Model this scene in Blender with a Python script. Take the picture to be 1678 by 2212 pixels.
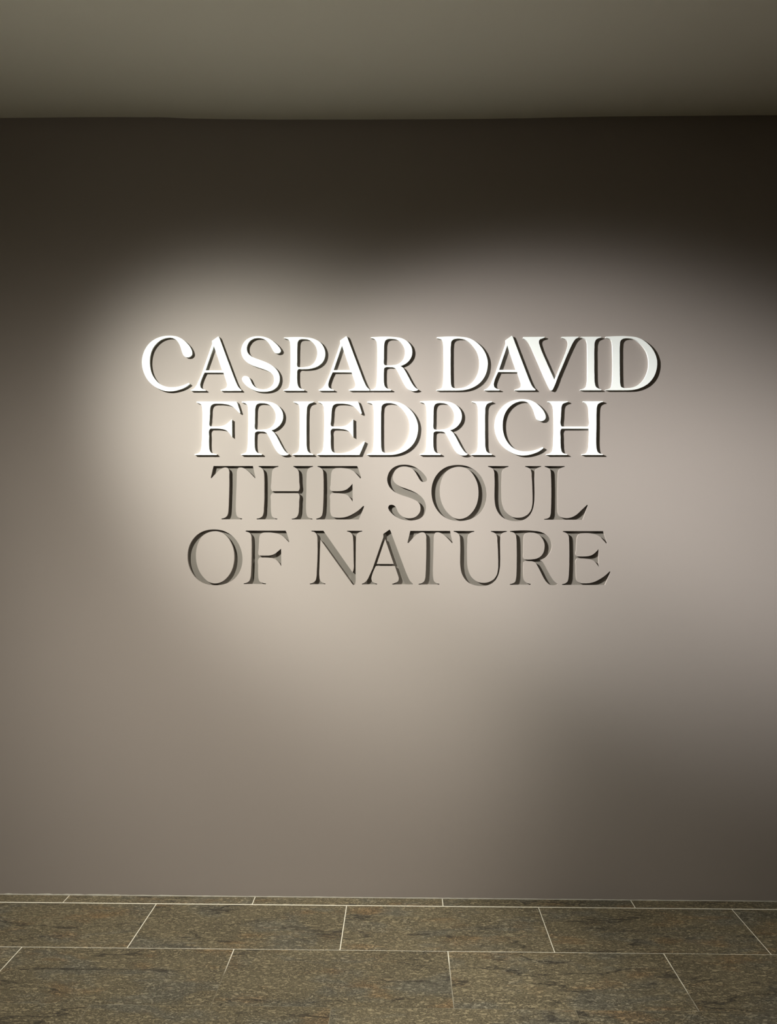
import bpy, math, random
from mathutils import Vector, Matrix

# ------------------------------------------------------------------ clear
for o in list(bpy.data.objects):
    bpy.data.objects.remove(o, do_unlink=True)
SC = bpy.context.scene
COL = SC.collection
random.seed(7)

# ------------------------------------------------------------------ camera
# wall plane is Y = 0 (facing -Y), floor Z = 0, camera 1.6 m above the floor
YAW, PITCH, ROLL, DIST, EYE = 0.01737, 0.02438, 0.00161, 3.68795, 1.6
FOCAL_PX = 1800.0
cam = bpy.data.cameras.new('camera')
cam.sensor_fit = 'HORIZONTAL'
cam.sensor_width = 36.0
cam.lens = FOCAL_PX / 1678.0 * 36.0
cam_o = bpy.data.objects.new('camera', cam)
COL.objects.link(cam_o)
fwd = Vector((-math.sin(YAW) * math.cos(PITCH), math.cos(YAW) * math.cos(PITCH), math.sin(PITCH)))
right = Vector((math.cos(YAW), math.sin(YAW), 0))
up = right.cross(fwd)
r2 = right * math.cos(ROLL) + up * math.sin(ROLL)
u2 = up * math.cos(ROLL) - right * math.sin(ROLL)
m = Matrix((r2, u2, -fwd)).transposed().to_4x4()
m.translation = (0, -DIST, EYE)
cam_o.matrix_world = m
SC.camera = cam_o

# ------------------------------------------------------------------ world, lights, exposure
w = bpy.data.worlds.new('dim_gallery')
SC.world = w
w.use_nodes = True
w.node_tree.nodes['Background'].inputs[0].default_value = (1.0, 0.86, 0.70, 1)
w.node_tree.nodes['Background'].inputs[1].default_value = 0.020

SC.view_settings.view_transform = 'Standard'
SC.view_settings.look = 'None'
SC.view_settings.exposure = 0.0
SC.view_settings.gamma = 1.0
SC.view_settings.use_curve_mapping = False


def spot(name, loc, aim, power, angle, blend, radius, col):
    l = bpy.data.lights.new(name, 'SPOT')
    l.energy = power
    l.spot_size = math.radians(angle)
    l.spot_blend = blend
    l.shadow_soft_size = radius
    l.color = col
    o = bpy.data.objects.new(name, l)
    COL.objects.link(o)
    o.location = loc
    o.rotation_euler = (Vector(aim) - Vector(loc)).to_track_quat('-Z', 'Y').to_euler()
    return o


def beam(name, loc, aim, power, sigma, k, radius, col):
    """a track spot with a soft photometric profile exp(-0.5 (theta / sigma) ^ k) around its axis"""
    o = spot(name, loc, aim, power, 150, 0.15, radius, col)
    l = o.data
    l.use_nodes = True
    nt = l.node_tree
    em = [n_ for n_ in nt.nodes if n_.type == 'EMISSION'][0]
    tc = nt.nodes.new('ShaderNodeTexCoord')
    sx = nt.nodes.new('ShaderNodeSeparateXYZ')
    nt.links.new(tc.outputs['Normal'], sx.inputs[0])

    def mth(op, *args):
        n_ = nt.nodes.new('ShaderNodeMath')
        n_.operation = op
        for i_, v in enumerate(args):
            if isinstance(v, (int, float)):
                n_.inputs[i_].default_value = v
            else:
                nt.links.new(v, n_.inputs[i_])
        return n_.outputs[0]
    theta = mth('ARCCOSINE', mth('MINIMUM', mth('ABSOLUTE', sx.outputs['Z']), 0.9999999))
    prof = mth('EXPONENT', mth('MULTIPLY', mth('POWER', mth('DIVIDE', theta, sigma), k), -0.5))
    nt.links.new(prof, em.inputs['Strength'])
    return o


# track spotlights up at the ceiling, to the left of the camera, raking over the lettering
WARM, NEUTRAL, SOFT = (0.985, 1.0, 0.93), (1.0, 0.99, 0.975), (1.0, 0.955, 0.86)
beam('track_spot_start', (-2.53, -2.03, 3.35), (-0.372, 0, 1.840), 1010, 0.1840, 3.46, 0.011, WARM)
beam('track_spot_middle', (-2.53, -2.27, 3.35), (0.982, 0, 1.831), 1045, 0.1720, 4.91, 0.011, NEUTRAL)
beam('track_spot_end', (-2.41, -2.21, 3.35), (1.851, 0, 1.541), 1215, 0.0920, 2.79, 0.011, NEUTRAL)
beam('track_spot_low', (-2.80, -2.30, 3.35), (-0.681, 0, 0.684), 482, 0.2278, 2.22, 0.011, SOFT)
# a wide downlight on the right that washes the foot of the wall and the floor
beam('wall_washer', (1.80, -1.35, 3.30), (-1.075, -0.84, -0.046), 610, 0.3382, 5.76, 0.025, SOFT)
# unseen fill spot behind the camera, added only to brighten the ceiling
spot('ceiling_fill', (-1.35, -4.5, 0.5), (-1.20, -4.0, 3.4), 245, 106, 0.85, 0.10, (1.0, 0.97, 0.83))
# fill spot pointing down, added to brighten the floor on the right
beam('floor_fill', (1.50, -1.0, 3.38), (1.40, -0.95, 0), 180, 0.22, 3.0, 0.04, SOFT)


# ------------------------------------------------------------------ materials
def new_mat(name):
    mt = bpy.data.materials.new(name)
    mt.use_nodes = True
    nt = mt.node_tree
    return mt, nt, nt.nodes['Principled BSDF']


def N(nt, typ, **kw):
    n = nt.nodes.new(typ)
    for k, v in kw.items():
        if k in n.inputs:
            n.inputs[k].default_value = v
        else:
            setattr(n, k, v)
    return n


def painted(name, col, rough, var=0.04, bump=0.05, bscale=700):
    mt, nt, b = new_mat(name)
    tc = N(nt, 'ShaderNodeTexCoord')
    n1 = N(nt, 'ShaderNodeTexNoise', Scale=1.3, Detail=3.0)
    mx = N(nt, 'ShaderNodeMix', data_type='RGBA')
    mx.inputs['A'].default_value = (*[c * (1 - var) for c in col], 1)
    mx.inputs['B'].default_value = (*[min(1, c * (1 + var)) for c in col], 1)
    nt.links.new(tc.outputs['Object'], n1.inputs['Vector'])
    nt.links.new(n1.outputs['Fac'], mx.inputs['Factor'])
    nt.links.new(mx.outputs['Result'], b.inputs['Base Color'])
    n2 = N(nt, 'ShaderNodeTexNoise', Scale=float(bscale), Detail=2.0)
    bp = N(nt, 'ShaderNodeBump', Strength=bump, Distance=0.001)
    nt.links.new(tc.outputs['Object'], n2.inputs['Vector'])
    nt.links.new(n2.outputs['Fac'], bp.inputs['Height'])
    nt.links.new(bp.outputs['Normal'], b.inputs['Normal'])
    b.inputs['Roughness'].default_value = rough
    b.inputs['Specular IOR Level'].default_value = 0.2
    return mt


M_WALL = painted('taupe_wall_paint', (0.308, 0.271, 0.245), 0.8, 0.03, 0.25)
M_SINK = painted('grey_recess_paint', (0.152, 0.137, 0.118), 0.8, 0.03, 0.1)
M_WHITE = painted('white_lacquer', (0.86, 0.89, 0.86), 0.55, 0.01, 0.03)
M_CEIL = painted('ceiling_plaster', (0.83, 0.805, 0.705), 0.9, 0.03, 0.3, 300)
M_CAULK = painted('pale_caulk', (0.40, 0.385, 0.33), 0.7, 0.2, 0.4, 200)


def grout_mat():
    """pale beside the wall, trodden dark and patchy out in the walking area"""
    mt, nt, b = new_mat('pale_grout')
    L = nt.links.new
    tc = N(nt, 'ShaderNodeTexCoord')
    n1 = N(nt, 'ShaderNodeTexNoise', Scale=5.5, Detail=3.0)
    L(tc.outputs['Object'], n1.inputs['Vector'])
    sx = N(nt, 'ShaderNodeSeparateXYZ')
    L(tc.outputs['Object'], sx.inputs[0])
    wear = N(nt, 'ShaderNodeMapRange')
    wear.inputs['From Min'].default_value = -0.42
    wear.inputs['From Max'].default_value = -0.78
    wear.inputs['To Min'].default_value = 0.42
    wear.inputs['To Max'].default_value = -0.12
    L(sx.outputs['Y'], wear.inputs['Value'])
    ad = N(nt, 'ShaderNodeMath', operation='ADD')
    L(n1.outputs['Fac'], ad.inputs[0])
    L(wear.outputs[0], ad.inputs[1])
    cr = N(nt, 'ShaderNodeValToRGB')
    cr.color_ramp.elements[0].position = 0.42
    cr.color_ramp.elements[0].color = (0.150, 0.130, 0.085, 1)
    cr.color_ramp.elements[1].position = 0.80
    cr.color_ramp.elements[1].color = (0.74, 0.71, 0.59, 1)
    L(ad.outputs[0], cr.inputs['Fac'])
    L(cr.outputs['Color'], b.inputs['Base Color'])
    b.inputs['Roughness'].default_value = 0.8
    return mt


M_GROUT = grout_mat()


def stone_mat():
    mt, nt, b = new_mat('veined_granite')
    L = nt.links.new

    def math_(op, *a):
        m_ = N(nt, 'ShaderNodeMath', operation=op)
        for i, v in enumerate(a):
            if isinstance(v, (int, float)):
                m_.inputs[i].default_value = v
            else:
                L(v, m_.inputs[i])
        return m_.outputs[0]

    def noise(vec, scale, detail, rough, dist=0.0):
        n_ = N(nt, 'ShaderNodeTexNoise', Scale=float(scale), Detail=float(detail), Roughness=rough, Distortion=dist)
        L(vec, n_.inputs['Vector'])
        return n_.outputs['Fac']

    def smooth(v, a, c, lo=0.0, hi=1.0):
        m_ = N(nt, 'ShaderNodeMapRange', interpolation_type='SMOOTHSTEP')
        for k_, x_ in (('From Min', a), ('From Max', c), ('To Min', lo), ('To Max', hi)):
            m_.inputs[k_].default_value = x_
        L(v, m_.inputs['Value'])
        return m_.outputs[0]

    def mapped(vec, scale, rot, loc=(0, 0, 0)):
        m_ = N(nt, 'ShaderNodeMapping')
        m_.inputs['Scale'].default_value = scale
        m_.inputs['Rotation'].default_value = (0, 0, rot)
        m_.inputs['Location'].default_value = loc
        L(vec, m_.inputs['Vector'])
        return m_.outputs[0]

    def mix(fac, a, c, blend='MIX'):
        m_ = N(nt, 'ShaderNodeMix', data_type='RGBA', blend_type=blend)
        for s_, v in (('Factor', fac), ('A', a), ('B', c)):
            if isinstance(v, tuple):
                m_.inputs[s_].default_value = (*v, 1)
            elif isinstance(v, float):
                m_.inputs[s_].default_value = v
            else:
                L(v, m_.inputs[s_])
        return m_.outputs['Result']

    tc = N(nt, 'ShaderNodeTexCoord')
    oi = N(nt, 'ShaderNodeObjectInfo')
    cmb = N(nt, 'ShaderNodeCombineXYZ')
    for i, k_ in enumerate((37.0, 91.0, 53.0)):          # every slab is cut from another spot of the block
        L(math_('MULTIPLY', oi.outputs['Random'], k_), cmb.inputs[i])
    add = N(nt, 'ShaderNodeVectorMath', operation='ADD')
    L(tc.outputs['Object'], add.inputs[0])
    L(cmb.outputs[0], add.inputs[1])
    P = add.outputs[0]
    PS = mapped(P, (1.0, 1.9, 1.0), 0.12)
    # broad clouds: grey, olive, rust
    cloud = noise(PS, 3.0, 5, 0.6, 0.4)
    col = mix(smooth(cloud, 0.36, 0.52), (0.150, 0.138, 0.100), (0.174, 0.147, 0.090))
    rust = noise(mapped(P, (1.0, 2.4, 1.0), 0.12, (5, 3, 1)), 4.0, 4, 0.6)
    col = mix(smooth(rust, 0.52, 0.72, 0.0, 0.75), col, (0.205, 0.135, 0.066))
    # crumbly cleft grain: pale flakes between short dark creases
    g1 = noise(PS, 62, 3, 0.62, 0.9)
    g2 = noise(mapped(P, (1.0, 1.6, 1.0), -0.3, (2, 7, 4)), 150, 2, 0.6, 0.4)
    crease = math_('ABSOLUTE', math_('SUBTRACT', g1, 0.5))
    crk = smooth(crease, 0.0, 0.055, 1.0, 0.0)
    grn = math_('ADD', math_('MULTIPLY', g1, 0.6), math_('MULTIPLY', g2, 0.4))
    tone = smooth(grn, 0.36, 0.64, 0.48, 1.66)
    cmb2 = N(nt, 'ShaderNodeCombineXYZ')
    for i in range(3):
        L(tone, cmb2.inputs[i])
    col = mix(1.0, col, cmb2.outputs[0], 'MULTIPLY')
    patch = smooth(noise(PS, 5.0, 3, 0.6), 0.36, 0.62, 0.35, 0.95)
    col = mix(math_('MULTIPLY', crk, patch), col, (0.050, 0.042, 0.028))
    # long dark broken veins
    vn = noise(mapped(P, (0.45, 1.7, 1.0), 0.16, (4, 9, 2)), 3.0, 7, 0.60, 0.25)
    vein = smooth(math_('ABSOLUTE', math_('SUBTRACT', vn, 0.5)), 0.0, 0.016, 1.0, 0.0)
    brk = smooth(noise(PS, 2.6, 3, 0.6), 0.44, 0.56, 0.0, 0.85)
    vfac = math_('MULTIPLY', vein, brk)
    col = mix(vfac, col, (0.036, 0.031, 0.024))
    hs = N(nt, 'ShaderNodeHueSaturation')
    L(smooth(oi.outputs['Random'], 0.0, 1.0, 0.90, 1.10), hs.inputs['Value'])
    L(col, hs.inputs['Color'])
    L(hs.outputs['Color'], b.inputs['Base Color'])
    b.inputs['Roughness'].default_value = 0.6
    b.inputs['Specular IOR Level'].default_value = 0.3
    bp = N(nt, 'ShaderNodeBump', Strength=1.0, Distance=0.006)
    h = math_('SUBTRACT', grn, math_('ADD', math_('MULTIPLY', crk, 0.15), math_('MULTIPLY', vfac, 0.4)))
    L(h, bp.inputs['Height'])
    L(bp.outputs['Normal'], b.inputs['Normal'])
    return mt


M_STONE = stone_mat()


# ------------------------------------------------------------------ mesh helpers
def mesh_obj(name, verts, faces, mats, parent=None, fmat=None, smooth=False):
    me = bpy.data.meshes.new(name)
    me.from_pydata([tuple(v) for v in verts], [], faces)
    for mt in (mats if isinstance(mats, (list, tuple)) else [mats]):
        me.materials.append(mt)
    if fmat:
        me.polygons.foreach_set('material_index', fmat)
    if smooth:
        me.polygons.foreach_set('use_smooth', [True] * len(me.polygons))
    me.update()
    o = bpy.data.objects.new(name, me)
    COL.objects.link(o)
    if parent:
        o.parent = parent
    return o


def box(name, lo, hi, mat, parent=None):
    x0, y0, z0 = lo
    x1, y1, z1 = hi
    v = [(x0, y0, z0), (x1, y0, z0), (x1, y1, z0), (x0, y1, z0), (x0, y0, z1), (x1, y0, z1), (x1, y1, z1), (x0, y1, z1)]
    f = [(0, 3, 2, 1), (4, 5, 6, 7), (0, 1, 5, 4), (1, 2, 6, 5), (2, 3, 7, 6), (3, 0, 4, 7)]
    return mesh_obj(name, v, f, mat, parent)


def fill2d(contours):
    """even-odd fill of closed 2-D outlines -> (verts2d, tris)"""
    cu = bpy.data.curves.new('outline', 'CURVE')
    cu.dimensions = '2D'
    cu.fill_mode = 'BOTH'
    for c in contours:
        s = cu.splines.new('POLY')
        s.points.add(len(c) - 1)
        for p, q in zip(s.points, c):
            p.co = (q[0], q[1], 0, 1)
        s.use_cyclic_u = True
    o = bpy.data.objects.new('outline', cu)
    COL.objects.link(o)
    dg = bpy.context.evaluated_depsgraph_get()
    dg.update()
    me = bpy.data.meshes.new_from_object(o.evaluated_get(dg))
    vs = [(v.co.x, v.co.y) for v in me.vertices]
    fs = []
    for p in me.polygons:
        t = list(p.vertices)
        a = sum(vs[t[i]][0] * vs[t[(i + 1) % len(t)]][1] - vs[t[(i + 1) % len(t)]][0] * vs[t[i]][1] for i in range(len(t)))
        fs.append(t if a > 0 else t[::-1])
    bpy.data.objects.remove(o, do_unlink=True)
    bpy.data.curves.remove(cu)
    bpy.data.meshes.remove(me)
    return vs, fs


# ------------------------------------------------------------------ the typeface
# outlines in drawing units (y down); "x,y" smooth point, "x,y*" corner.
# key: baseline y, cap-line y, left reference x, outlines
GLYPHS = {
 'C': (938, 140, 117, ["540,108 640,122 720,160 790,220 845,290 868,345 872,385 855,415 820,432 785,432 745,408 722,360 700,290 665,215 620,165 575,144 530,138 470,146 400,175 330,232 275,310 245,400 235,500 243,590 268,680 310,755 370,820 440,862 520,883 600,885 690,872 770,845 824,820* 838,836* 780,880 710,912 630,935 545,945 455,936 360,900 275,845 200,765 150,670 122,570 117,490 130,400 165,310 225,225 310,160 420,120"]),
 'A': (936, 138, 850, ["1262,119* 1278,143* 1400,470* 1500,735* 1538,825 1565,878 1612,924* 1608,936* 1308,936* 1300,926* 1345,912 1385,890 1400,855 1392,810* 1342,662* 1060,661* 1028,728 1005,790 993,850 1005,890 1035,911 1080,925* 1075,936* 858,936* 850,926* 895,905 930,868 965,800* 1010,700* 1170,232* 1168,185*", "1196,262* 1324,631* 1072,630*"]),
 'S': (940, 140, 145, ["410,120 480,128 560,155 635,205 695,262 730,308 742,342 730,366 700,378 665,375 635,350 608,305 570,240 530,192 490,165 440,150 390,147 330,158 280,190 245,240 230,300 238,355 275,405 340,445 430,478 520,513 610,563 675,620 715,690 727,760 718,820 690,878 640,922 565,948 480,955 400,948 320,922 250,880 200,835 168,790 161,758 175,730 205,719 240,725 268,746 287,778 310,830 342,870 385,900 440,918 490,920 550,908 600,875 632,830 643,770 632,715 602,675 550,643 480,614 400,588 310,555 240,515 185,460 155,400 145,340 155,280 185,215 235,165 310,130"]),
 'P': (940, 140, 780, ["788,140* 1100,138 1190,148 1275,178 1345,228 1388,295 1408,370 1402,440 1370,510 1310,565 1230,600 1150,614 1060,617 1004,620 992,640 988,700 990,800 1000,860 1025,900 1055,914 1098,926* 1095,940* 785,940* 780,930* 825,918 860,895 875,850 884,750 888,600 888,400 882,250 875,200 855,172 825,158 788,152*", "988,400 990,280 998,205 1015,177 1050,165 1100,165 1160,175 1215,210 1260,265 1285,330 1290,390 1275,460 1235,530 1180,570 1110,585 1030,590 1000,585 990,570 988,500"]),
 'R': (940, 140, 765, ["772,140* 1130,138 1215,150 1290,183 1345,232 1380,290 1393,350 1385,420 1350,485 1290,540 1215,573* 1248,593 1290,652 1340,745 1390,835 1430,890 1460,914 1483,925* 1470,936 1430,946 1390,945 1345,928 1300,885 1265,830 1220,740 1175,655 1142,607 1110,592 1060,588 1000,589 977,602 970,650 968,750 972,830 985,880 1010,906 1040,917 1080,926* 1075,940* 770,940* 765,930* 810,918 845,895 858,850 867,740 870,600 870,400 865,250 856,195 832,168 804,156 772,152*", "970,450 971,330 975,240 982,208 1002,178 1040,164 1090,163 1150,172 1210,205 1255,260 1280,320 1283,385 1265,460 1225,515 1165,549 1090,561 1010,562 980,558 972,543"]),
 'D': (940, 133, 153, ["163,133* 540,131 620,142 710,180 790,240 860,320 905,410 927,500 923,600 900,690 850,780 780,850 690,901 590,931 480,940* 160,940* 153,932* 205,918 240,895 252,850 262,720 265,550 263,380 258,240 250,193 235,170 205,158 163,150*", "370,420 374,260 385,195 410,170 450,158 520,158 590,175 660,220 720,285 768,360 796,450 803,540 793,630 765,710 715,795 650,855 570,895 490,907 420,905 390,890 378,855 372,760 370,600"]),
 'V': (940, 122, 622, ["628,123* 950,121* 957,131* 920,145 885,158 868,180 867,215 882,270 910,350 960,465 1010,580 1098,777* 1140,690* 1200,540* 1262,390 1297,290 1309,225 1300,182 1272,156 1240,146 1205,137* 1210,122* 1464,120* 1470,130* 1430,150 1402,180 1376,225 1335,310 1230,552* 1150,740* 1085,905 1070,933 1052,943 1034,930* 1000,865* 930,710* 790,382 735,258 705,205 675,172 650,157 622,145*"]),
 'I': (930, 127, 150, ["165,127* 463,127* 466,138* 430,148 395,164 371,205 362,300 360,500 361,700 368,830 383,878 415,902 462,916* 462,930* 152,930* 150,919* 205,902 238,872 252,820 257,700 259,500 258,300 253,210 238,170 205,150 163,137*"]),
 'F': (928, 122, 70, ["98,122* 700,122* 716,150* 759,286* 748,296* 700,245 650,200 590,171 510,155 420,150 352,156 320,176 306,212 300,300 295,400 293,480 302,496* 400,498 480,492 540,470 590,430 635,393* 638,657* 600,602 560,562 510,540 440,530 350,528 306,532 293,550 290,650 290,780 297,850 315,888 350,905 410,916* 408,928* 76,928* 70,917* 122,904 155,880 170,840 182,720 187,560 188,400 186,260 180,195 165,163 138,148 98,135*"]),
 'E': (930, 128, 518, ["535,128* 1130,128* 1148,165* 1191,302* 1178,316* 1130,260 1080,210 1020,178 940,161 860,158 795,165 762,187 746,225 738,300 732,400 730,488 741,503* 840,505 910,500 970,480 1020,440 1062,394* 1065,664* 1030,612 990,570 940,548 870,538 790,535 745,538 730,556 727,650 727,760 733,835 750,878 785,897 850,904 930,899 1000,880 1080,840 1160,785 1222,728* 1238,730* 1225,768* 1157,930* 523,930* 518,918* 568,904 598,880 611,840 622,720 627,560 628,400 624,260 617,198 600,170 572,151 535,139*"]),
 'H': (920, 118, 802, ["825,118* 1124,118* 1124,129* 1085,140 1050,158 1032,192 1025,250 1020,350 1018,472 1030,496* 1426,496* 1438,476 1438,350 1434,250 1428,202 1412,167 1385,147 1350,130* 1350,118* 1645,118* 1645,129* 1602,141 1572,161 1556,200 1549,280 1546,500 1542,650 1543,780 1550,838 1566,880 1595,899 1640,908* 1638,920* 1330,920* 1328,909* 1378,899 1408,878 1425,840 1435,750 1438,650 1437,545 1425,527* 1030,527* 1017,545 1013,650 1014,760 1020,830 1036,880 1065,899 1112,908* 1110,920* 803,920* 802,909* 852,897 885,873 900,835 908,740 914,600 914,450 912,300 906,218 893,173 868,147 825,129*"]),
 'T': (920, 118, 105, ["148,118* 742,118* 781,292* 772,302* 720,245 665,192 615,156 560,140 522,148 505,182 500,260 497,400 490,600 488,750 492,820 506,872 535,895 583,907* 582,920* 275,920* 273,908* 327,894 355,870 370,828 378,740 383,600 387,400 386,260 383,187 370,156 335,140 290,148 240,177 190,225 120,301* 106,296*"]),
 'O': (920, 118, 782, ["1200,102 1320,122 1430,180 1520,270 1580,385 1608,515 1600,640 1562,745 1490,840 1390,902 1290,932 1195,940 1100,932 1015,904 920,840 842,740 795,620 782,500 797,380 840,280 910,195 1000,135 1100,107", "1190,128 1290,147 1370,205 1430,290 1470,390 1484,500 1475,620 1440,730 1380,820 1300,885 1205,910 1110,890 1030,825 965,735 925,630 908,510 915,400 945,295 1000,205 1085,150"]),
 'U': (922, 120, 95, ["97,120* 403,120* 403,131* 355,146 325,167 310,202 304,280 300,400 300,520 305,640 320,720 350,790 400,845 460,880 540,893 620,880 690,840 735,780 755,700 760,600 758,500 755,400 748,280 742,202 728,167 700,147 652,131* 652,120* 890,120* 890,131* 845,143 815,163 800,197 793,260 792,400 792,560 785,680 760,780 715,860 650,914 570,940 480,943 390,925 310,885 250,820 212,740 195,640 193,500 195,380 192,270 187,202 172,167 145,147 97,131*"]),
 'L': (928, 120, 943, ["955,120* 1256,120* 1256,131* 1205,146 1175,167 1160,205 1155,280 1150,450 1149,620 1150,760 1157,838 1180,880 1230,897 1300,902 1370,885 1430,850 1500,785 1587,703* 1600,712* 1525,928* 947,928* 943,917* 995,907 1025,889 1040,850 1048,760 1052,600 1052,400 1048,260 1042,192 1028,163 1000,146 955,131*"]),
 'N': (957, 147, 203, ["225,147* 406,147* 850,777* 862,740 865,600 862,450 858,300 850,232 835,192 810,171 765,158* 765,147* 993,147* 993,158* 950,169 920,189 905,225 899,290 897,450 895,650 895,800 893,930 888,955 865,966 842,950* 362,285* 356,400 352,550 348,700 348,840 357,893 385,925 439,944* 437,957* 205,957* 203,946* 257,929 287,902 300,860 308,750 315,600 318,450 315,300 310,228 300,197 275,171 225,158*"]),
}


def flatten(path, steps=7):
    pts = []
    for tok in path.split():
        cn = tok.endswith('*')
        x, y = tok.rstrip('*').split(',')
        pts.append((Vector((float(x), float(y))), cn))
    n = len(pts)
    out = []
    for i in range(n):
        p1, c1 = pts[i]
        p2, c2 = pts[(i + 1) % n]
        out.append(p1.copy())
        if c1 and c2:
            continue
        p0 = pts[i - 1][0]
        p3 = pts[(i + 2) % n][0]
        ch = (p2 - p1).length

        def tan(a, b, c):          # non-uniform Catmull-Rom tangent (per unit length)
            la, lb = max((b - a).length, 1e-6), max((c - b).length, 1e-6)
            return ((b - a) / la * lb + (c - b) / lb * la) / (la + lb)
        t1 = None if c1 else tan(p0, p1, p2)
        t2 = None if c2 else tan(p1, p2, p3)
        d = (p2 - p1) / max(ch, 1e-6)
        if t1 is None:
            t1 = d * 2 - t2
            t1 = t1 * 0.5 + d * 0.5
        if t2 is None:
            t2 = d * 2 - t1
            t2 = t2 * 0.5 + d * 0.5
        t1, t2 = t1 * ch, t2 * ch
        k = max(2, min(steps, int(ch / 12)))
        for j in range(1, k):
            s = j / k
            h00 = 2 * s ** 3 - 3 * s ** 2 + 1
            h10 = s ** 3 - 2 * s ** 2 + s
            h01 = -2 * s ** 3 + 3 * s ** 2
            h11 = s ** 3 - s ** 2
            out.append(p1 * h00 + t1 * h10 + p2 * h01 + t2 * h11)
    return out


CAP = 0.23727
SHAPE = {}
for ch, (yb, yt, x0, paths) in GLYPHS.items():
    k = CAP / (yb - yt)
    SHAPE[ch] = [[((p.x - x0) * k, (yb - p.y) * k) for p in flatten(s)] for s in paths]


def area(c):
    return 0.5 * sum(c[i][0] * c[(i + 1) % len(c)][1] - c[(i + 1) % len(c)][0] * c[i][1] for i in range(len(c)))


for ch in SHAPE:                       # outer outline counter-clockwise, counters clockwise
    SHAPE[ch] = [c if (area(c) > 0) == (i == 0) else c[::-1] for i, c in enumerate(SHAPE[ch])]

BASE = {1: 2.22791, 2: 1.94195, 3: 1.65663, 4: 1.36941}
RAISED = [('C', 1, -1.1636, 'opening the top line'), ('A', 1, -0.9453, 'between C and S in the top line'),
          ('S', 1, -0.7206, 'between A and P in the top line'), ('P', 1, -0.5324, 'between S and A in the top line'),
          ('A', 1, -0.3748, 'between P and R in the top line'), ('R', 1, -0.1460, 'ending the first word of the top line'),
          ('D', 1, 0.1462, 'opening the second word of the top line'), ('A', 1, 0.3579, 'between D and V in the top line'),
          ('V', 1, 0.5292, 'between A and I in the top line'), ('I', 1, 0.7811, 'between V and D in the top line'),
          ('D', 1, 0.8912, 'ending the top line'), ('F', 2, -0.9259, 'opening the second line'),
          ('R', 2, -0.7184, 'between F and I in the second line'), ('I', 2, -0.4901, 'between R and E in the second line'),
          ('E', 2, -0.3820, 'between I and D in the second line'), ('D', 2, -0.1616, 'between E and R in the second line'),
          ('R', 2, 0.0732, 'between D and I in the second line'), ('I', 2, 0.2996, 'between R and C in the second line'),
          ('C', 2, 0.4042, 'between I and H in the second line'), ('H', 2, 0.6312, 'ending the second line')]
SUNK = [('T', 3, -0.8556, 'opening the third line'), ('H', 3, -0.6489, 'between T and E in the third line'),
        ('E', 3, -0.3848, 'ending the first word of the third line'), ('S', 3, -0.0703, 'opening the second word of the third line'),
        ('O', 3, 0.1260, 'between S and U in the third line'), ('U', 3, 0.3753, 'between O and L in the third line'),
        ('L', 3, 0.6223, 'ending the third line'), ('O', 4, -0.9560, 'opening the bottom line'),
        ('F', 4, -0.7060, 'after the O in the bottom line'), ('N', 4, -0.4119, 'opening the second word of the bottom line'),
        ('A', 4, -0.1818, 'between N and T in the bottom line'), ('T', 4, 0.0197, 'between A and U in the bottom line'),
        ('U', 4, 0.2236, 'between T and R in the bottom line'), ('R', 4, 0.4705, 'between U and E in the bottom line'),
        ('E', 4, 0.7003, 'ending the bottom line')]
THICK = 0.012      # raised letters
DEPTH = 0.0138     # sunk letters

# ------------------------------------------------------------------ wall with the sunk letters cut out of it
XL, XR, ZB, ZT, WT = -4.2, 4.2, 0.0, 3.52, 0.14
holes = [[(x + p[0], BASE[l] + p[1]) for p in c] for ch, l, x, _ in SUNK for c in SHAPE[ch]]
fv, ff = fill2d([[(XL, ZB), (XR, ZB), (XR, ZT), (XL, ZT)]] + holes)
n = len(fv)
verts = [(x, 0, z) for x, z in fv]
faces = [tuple(t) for t in ff]          # counter-clockwise in (x, z) faces -Y
verts += [(XL, 0, ZB), (XR, 0, ZB), (XR, 0, ZT), (XL, 0, ZT), (XL, WT, ZB), (XR, WT, ZB), (XR, WT, ZT), (XL, WT, ZT)]
faces += [(n + 4, n + 7, n + 6, n + 5), (n + 1, n + 5, n + 6, n + 2), (n + 4, n, n + 3, n + 7), (n + 3, n + 2, n + 6, n + 7), (n, n + 4, n + 5, n + 1)]
wall = mesh_obj('wall_back', verts, faces, M_WALL)
wall['kind'] = 'structure'
wall['label'] = 'taupe painted gallery wall with sunk and raised lettering'

FILL = {ch: fill2d(SHAPE[ch]) for ch in SHAPE}


def sunk_mesh(ch):
    v2, t2 = FILL[ch]
    vs = [(x, DEPTH, z) for x, z in v2]
    fs = [tuple(t) for t in t2]
    fm = [0] * len(fs)
    for c in SHAPE[ch]:
        b = len(vs)
        k = len(c)
        vs += [(x, 0, z) for x, z in c] + [(x, DEPTH, z) for x, z in c]
        for i in range(k):
            j = (i + 1) % k
            fs.append((b + i, b + k + i, b + k + j, b + j))
            fm.append(1)
    return vs, fs, fm


def raised_mesh(ch):
    v2, t2 = FILL[ch]
    k0 = len(v2)
    vs = [(x, -THICK, z) for x, z in v2] + [(x, 0, z) for x, z in v2]
    fs = [tuple(t) for t in t2] + [tuple(i + k0 for i in t[::-1]) for t in t2]
    for c in SHAPE[ch]:
        b = len(vs)
        k = len(c)
        vs += [(x, -THICK, z) for x, z in c] + [(x, 0, z) for x, z in c]
        for i in range(k):
            j = (i + 1) % k
            fs.append((b + i, b + k + i, b + k + j, b + j))
    return vs, fs


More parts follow.
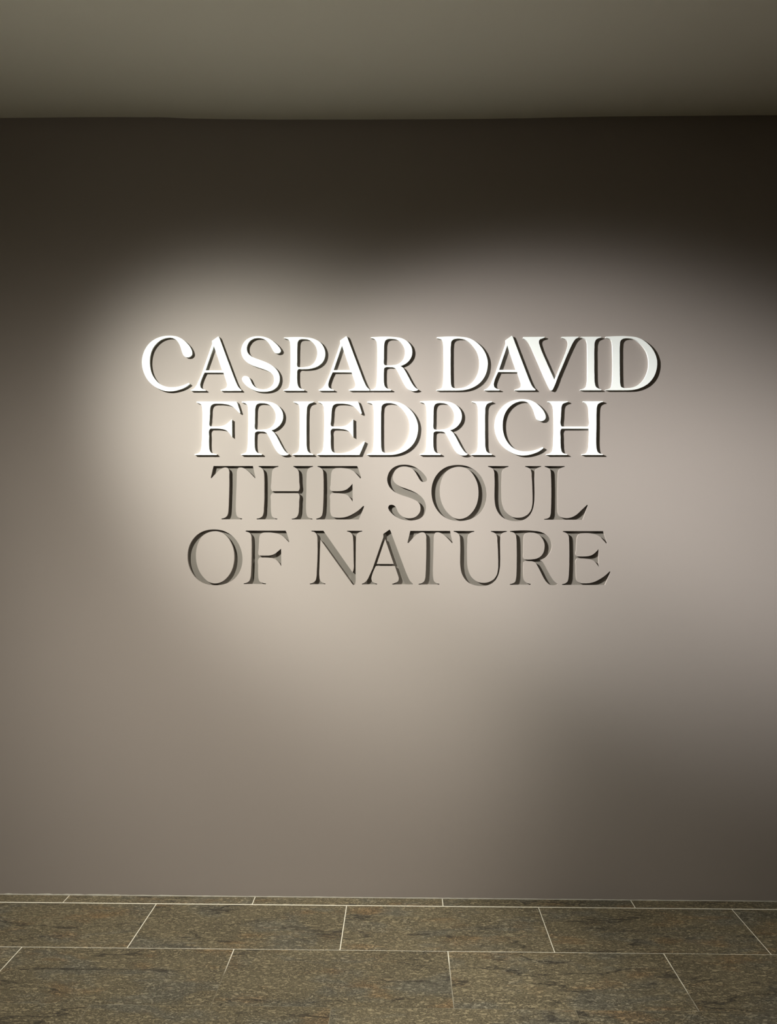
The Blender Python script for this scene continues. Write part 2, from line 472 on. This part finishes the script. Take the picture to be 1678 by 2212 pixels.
cache = {}
for ch, l, x, where in SUNK:
    if ch not in cache:
        vs, fs, fm = sunk_mesh(ch)
        o = mesh_obj('sunk_letter', vs, fs, [M_SINK, M_WALL], wall, fm)
        cache[ch] = o.data
    else:
        o = bpy.data.objects.new('sunk_letter', cache[ch])
        COL.objects.link(o)
        o.parent = wall
    o.location = (x, 0, BASE[l])
    o['label'] = 'grey letter %s cut into the wall, %s' % (ch, where)
cache = {}
for ch, l, x, where in RAISED:
    if ch not in cache:
        vs, fs = raised_mesh(ch)
        o = mesh_obj('raised_letter', vs, fs, M_WHITE)
        cache[ch] = o.data
    else:
        o = bpy.data.objects.new('raised_letter', cache[ch])
        COL.objects.link(o)
    o.location = (x, -0.0002, BASE[l])
    o['label'] = 'raised white letter %s %s' % (ch, where)
    o['category'] = 'letter'
    o['group'] = 'raised white letters on the wall'

# ------------------------------------------------------------------ ceiling: plaster, slightly uneven where it meets the wall
PROF = [(-1.821, 3.4677),(-1.611, 3.4683),(-1.401, 3.4689),(-1.107, 3.4662),(-0.929, 3.4582),(-0.772, 3.4549),(-0.564, 3.4514),(-0.069, 3.4489),(0.345, 3.4481),(0.551, 3.4498),(0.706, 3.4528),(0.963, 3.4552),(1.22, 3.4555),(1.659, 3.4565)]


def ceil_z(x):
    if x <= PROF[0][0]:
        return PROF[0][1]
    for (a, za), (b, zb) in zip(PROF, PROF[1:]):
        if x <= b:
            s = (x - a) / (b - a)
            s = s * s * (3 - 2 * s)
            return za + (zb - za) * s
    return PROF[-1][1]


xs = [XL + i * (XR - XL) / 168 for i in range(169)]
ys = [WT, 0.0, -0.05, -0.12, -0.25, -0.5, -0.9, -2.0, -4.0, -6.6]
ZC = 3.4584
vs, fs = [], []
for y in ys:
    a = 1.0 if y > -0.01 else max(0.0, 1 + y / 0.9) ** 1.5
    for x in xs:
        vs.append((x, y, ZC + (ceil_z(x) - ZC) * a))
k = len(xs)
for j in range(len(ys) - 1):
    for i in range(k - 1):
        fs.append((j * k + i, j * k + i + 1, (j + 1) * k + i + 1, (j + 1) * k + i))
b0 = len(vs)
vs += [(XL, WT, 3.7), (XR, WT, 3.7), (XR, ys[-1], 3.7), (XL, ys[-1], 3.7)]
fs.append((b0, b0 + 3, b0 + 2, b0 + 1))
ceiling = mesh_obj('ceiling', vs, fs, M_CEIL, smooth=True)
ceiling['kind'] = 'structure'
ceiling['label'] = 'off-white plaster ceiling'

# ------------------------------------------------------------------ floor: stone slabs in running bond on pale grout
TL, TD, GAP = 0.820, 0.383, 0.0034
GAP0 = 0.0085                    # the wider joint between the wall strip and the first full row
Y0 = -0.076                       # first long joint, in front of the strip along the wall
floor = box('floor', (XL, -6.6, -0.08), (XR, 0.14, -0.0012), M_GROUT)
floor['kind'] = 'structure'
floor['label'] = 'veined grey-brown stone slab floor with pale joints'


def slab_mesh(x0, x1, y0, y1):
    c = 0.0012
    vs = [(x0, y0, -0.02), (x1, y0, -0.02), (x1, y1, -0.02), (x0, y1, -0.02),
          (x0, y0, -c), (x1, y0, -c), (x1, y1, -c), (x0, y1, -c),
          (x0 + c, y0 + c, 0), (x1 - c, y0 + c, 0), (x1 - c, y1 - c, 0), (x0 + c, y1 - c, 0)]
    fs = [(8, 9, 10, 11)]
    for a in (0, 4):
        for i in range(4):
            j = (i + 1) % 4
            fs.append((a + i, a + j, a + 4 + j, a + 4 + i))
    return vs, fs


shared = {}
for r in range(0, 17):
    if r == 0:
        y1, y0 = -0.0025, Y0 + (GAP0 - GAP) / 2
    else:
        y1 = Y0 - (r - 1) * TD
        y0 = y1 - TD
        if r == 1:
            y1 -= (GAP0 - GAP) / 2
    off = -0.2395 if r % 2 else 0.1735
    for q in range(-6, 7):
        xa = max(off + q * TL, XL)
        xb = min(off + (q + 1) * TL, XR)
        if xb - xa < 0.05:
            continue
        wdt = xb - xa
        key = (round(wdt, 4), min(r, 2))
        if key not in shared:
            vs, fs = slab_mesh(-wdt / 2 + GAP / 2, wdt / 2 - GAP / 2, -(y1 - y0) / 2 + GAP / 2, (y1 - y0) / 2 - (GAP / 2 if r else 0))
            o = mesh_obj('stone_slab', vs, fs, M_STONE, floor)
            shared[key] = o.data
        else:
            o = bpy.data.objects.new('stone_slab', shared[key])
            COL.objects.link(o)
            o.parent = floor
        o.location = ((xa + xb) / 2, (y0 + y1) / 2, random.uniform(-0.0003, 0.0003))

# thin uneven bead of caulk where wall and floor meet
vs, fs = [], []
nx = 420
for i in range(nx + 1):
    x = XL + (XR - XL) * i / nx
    s = 0.0022 + random.uniform(-0.0007, 0.0008) + (0.0030 * random.random() if -1.75 < x < -1.0 else 0)
    vs += [(x, -s, 0.0), (x, -s * 0.5, s * 0.6), (x, 0.0, s), (x, 0.0, -0.001), (x, -s, -0.001)]
for i in range(nx):
    for j in range(5):
        a, b = i * 5 + j, i * 5 + (j + 1) % 5
        fs.append((a, b, b + 5, a + 5))
caulk = mesh_obj('trim_1', vs, fs, M_CAULK)
caulk['kind'] = 'structure'
caulk['label'] = 'thin pale bead of caulk along the foot of the wall'
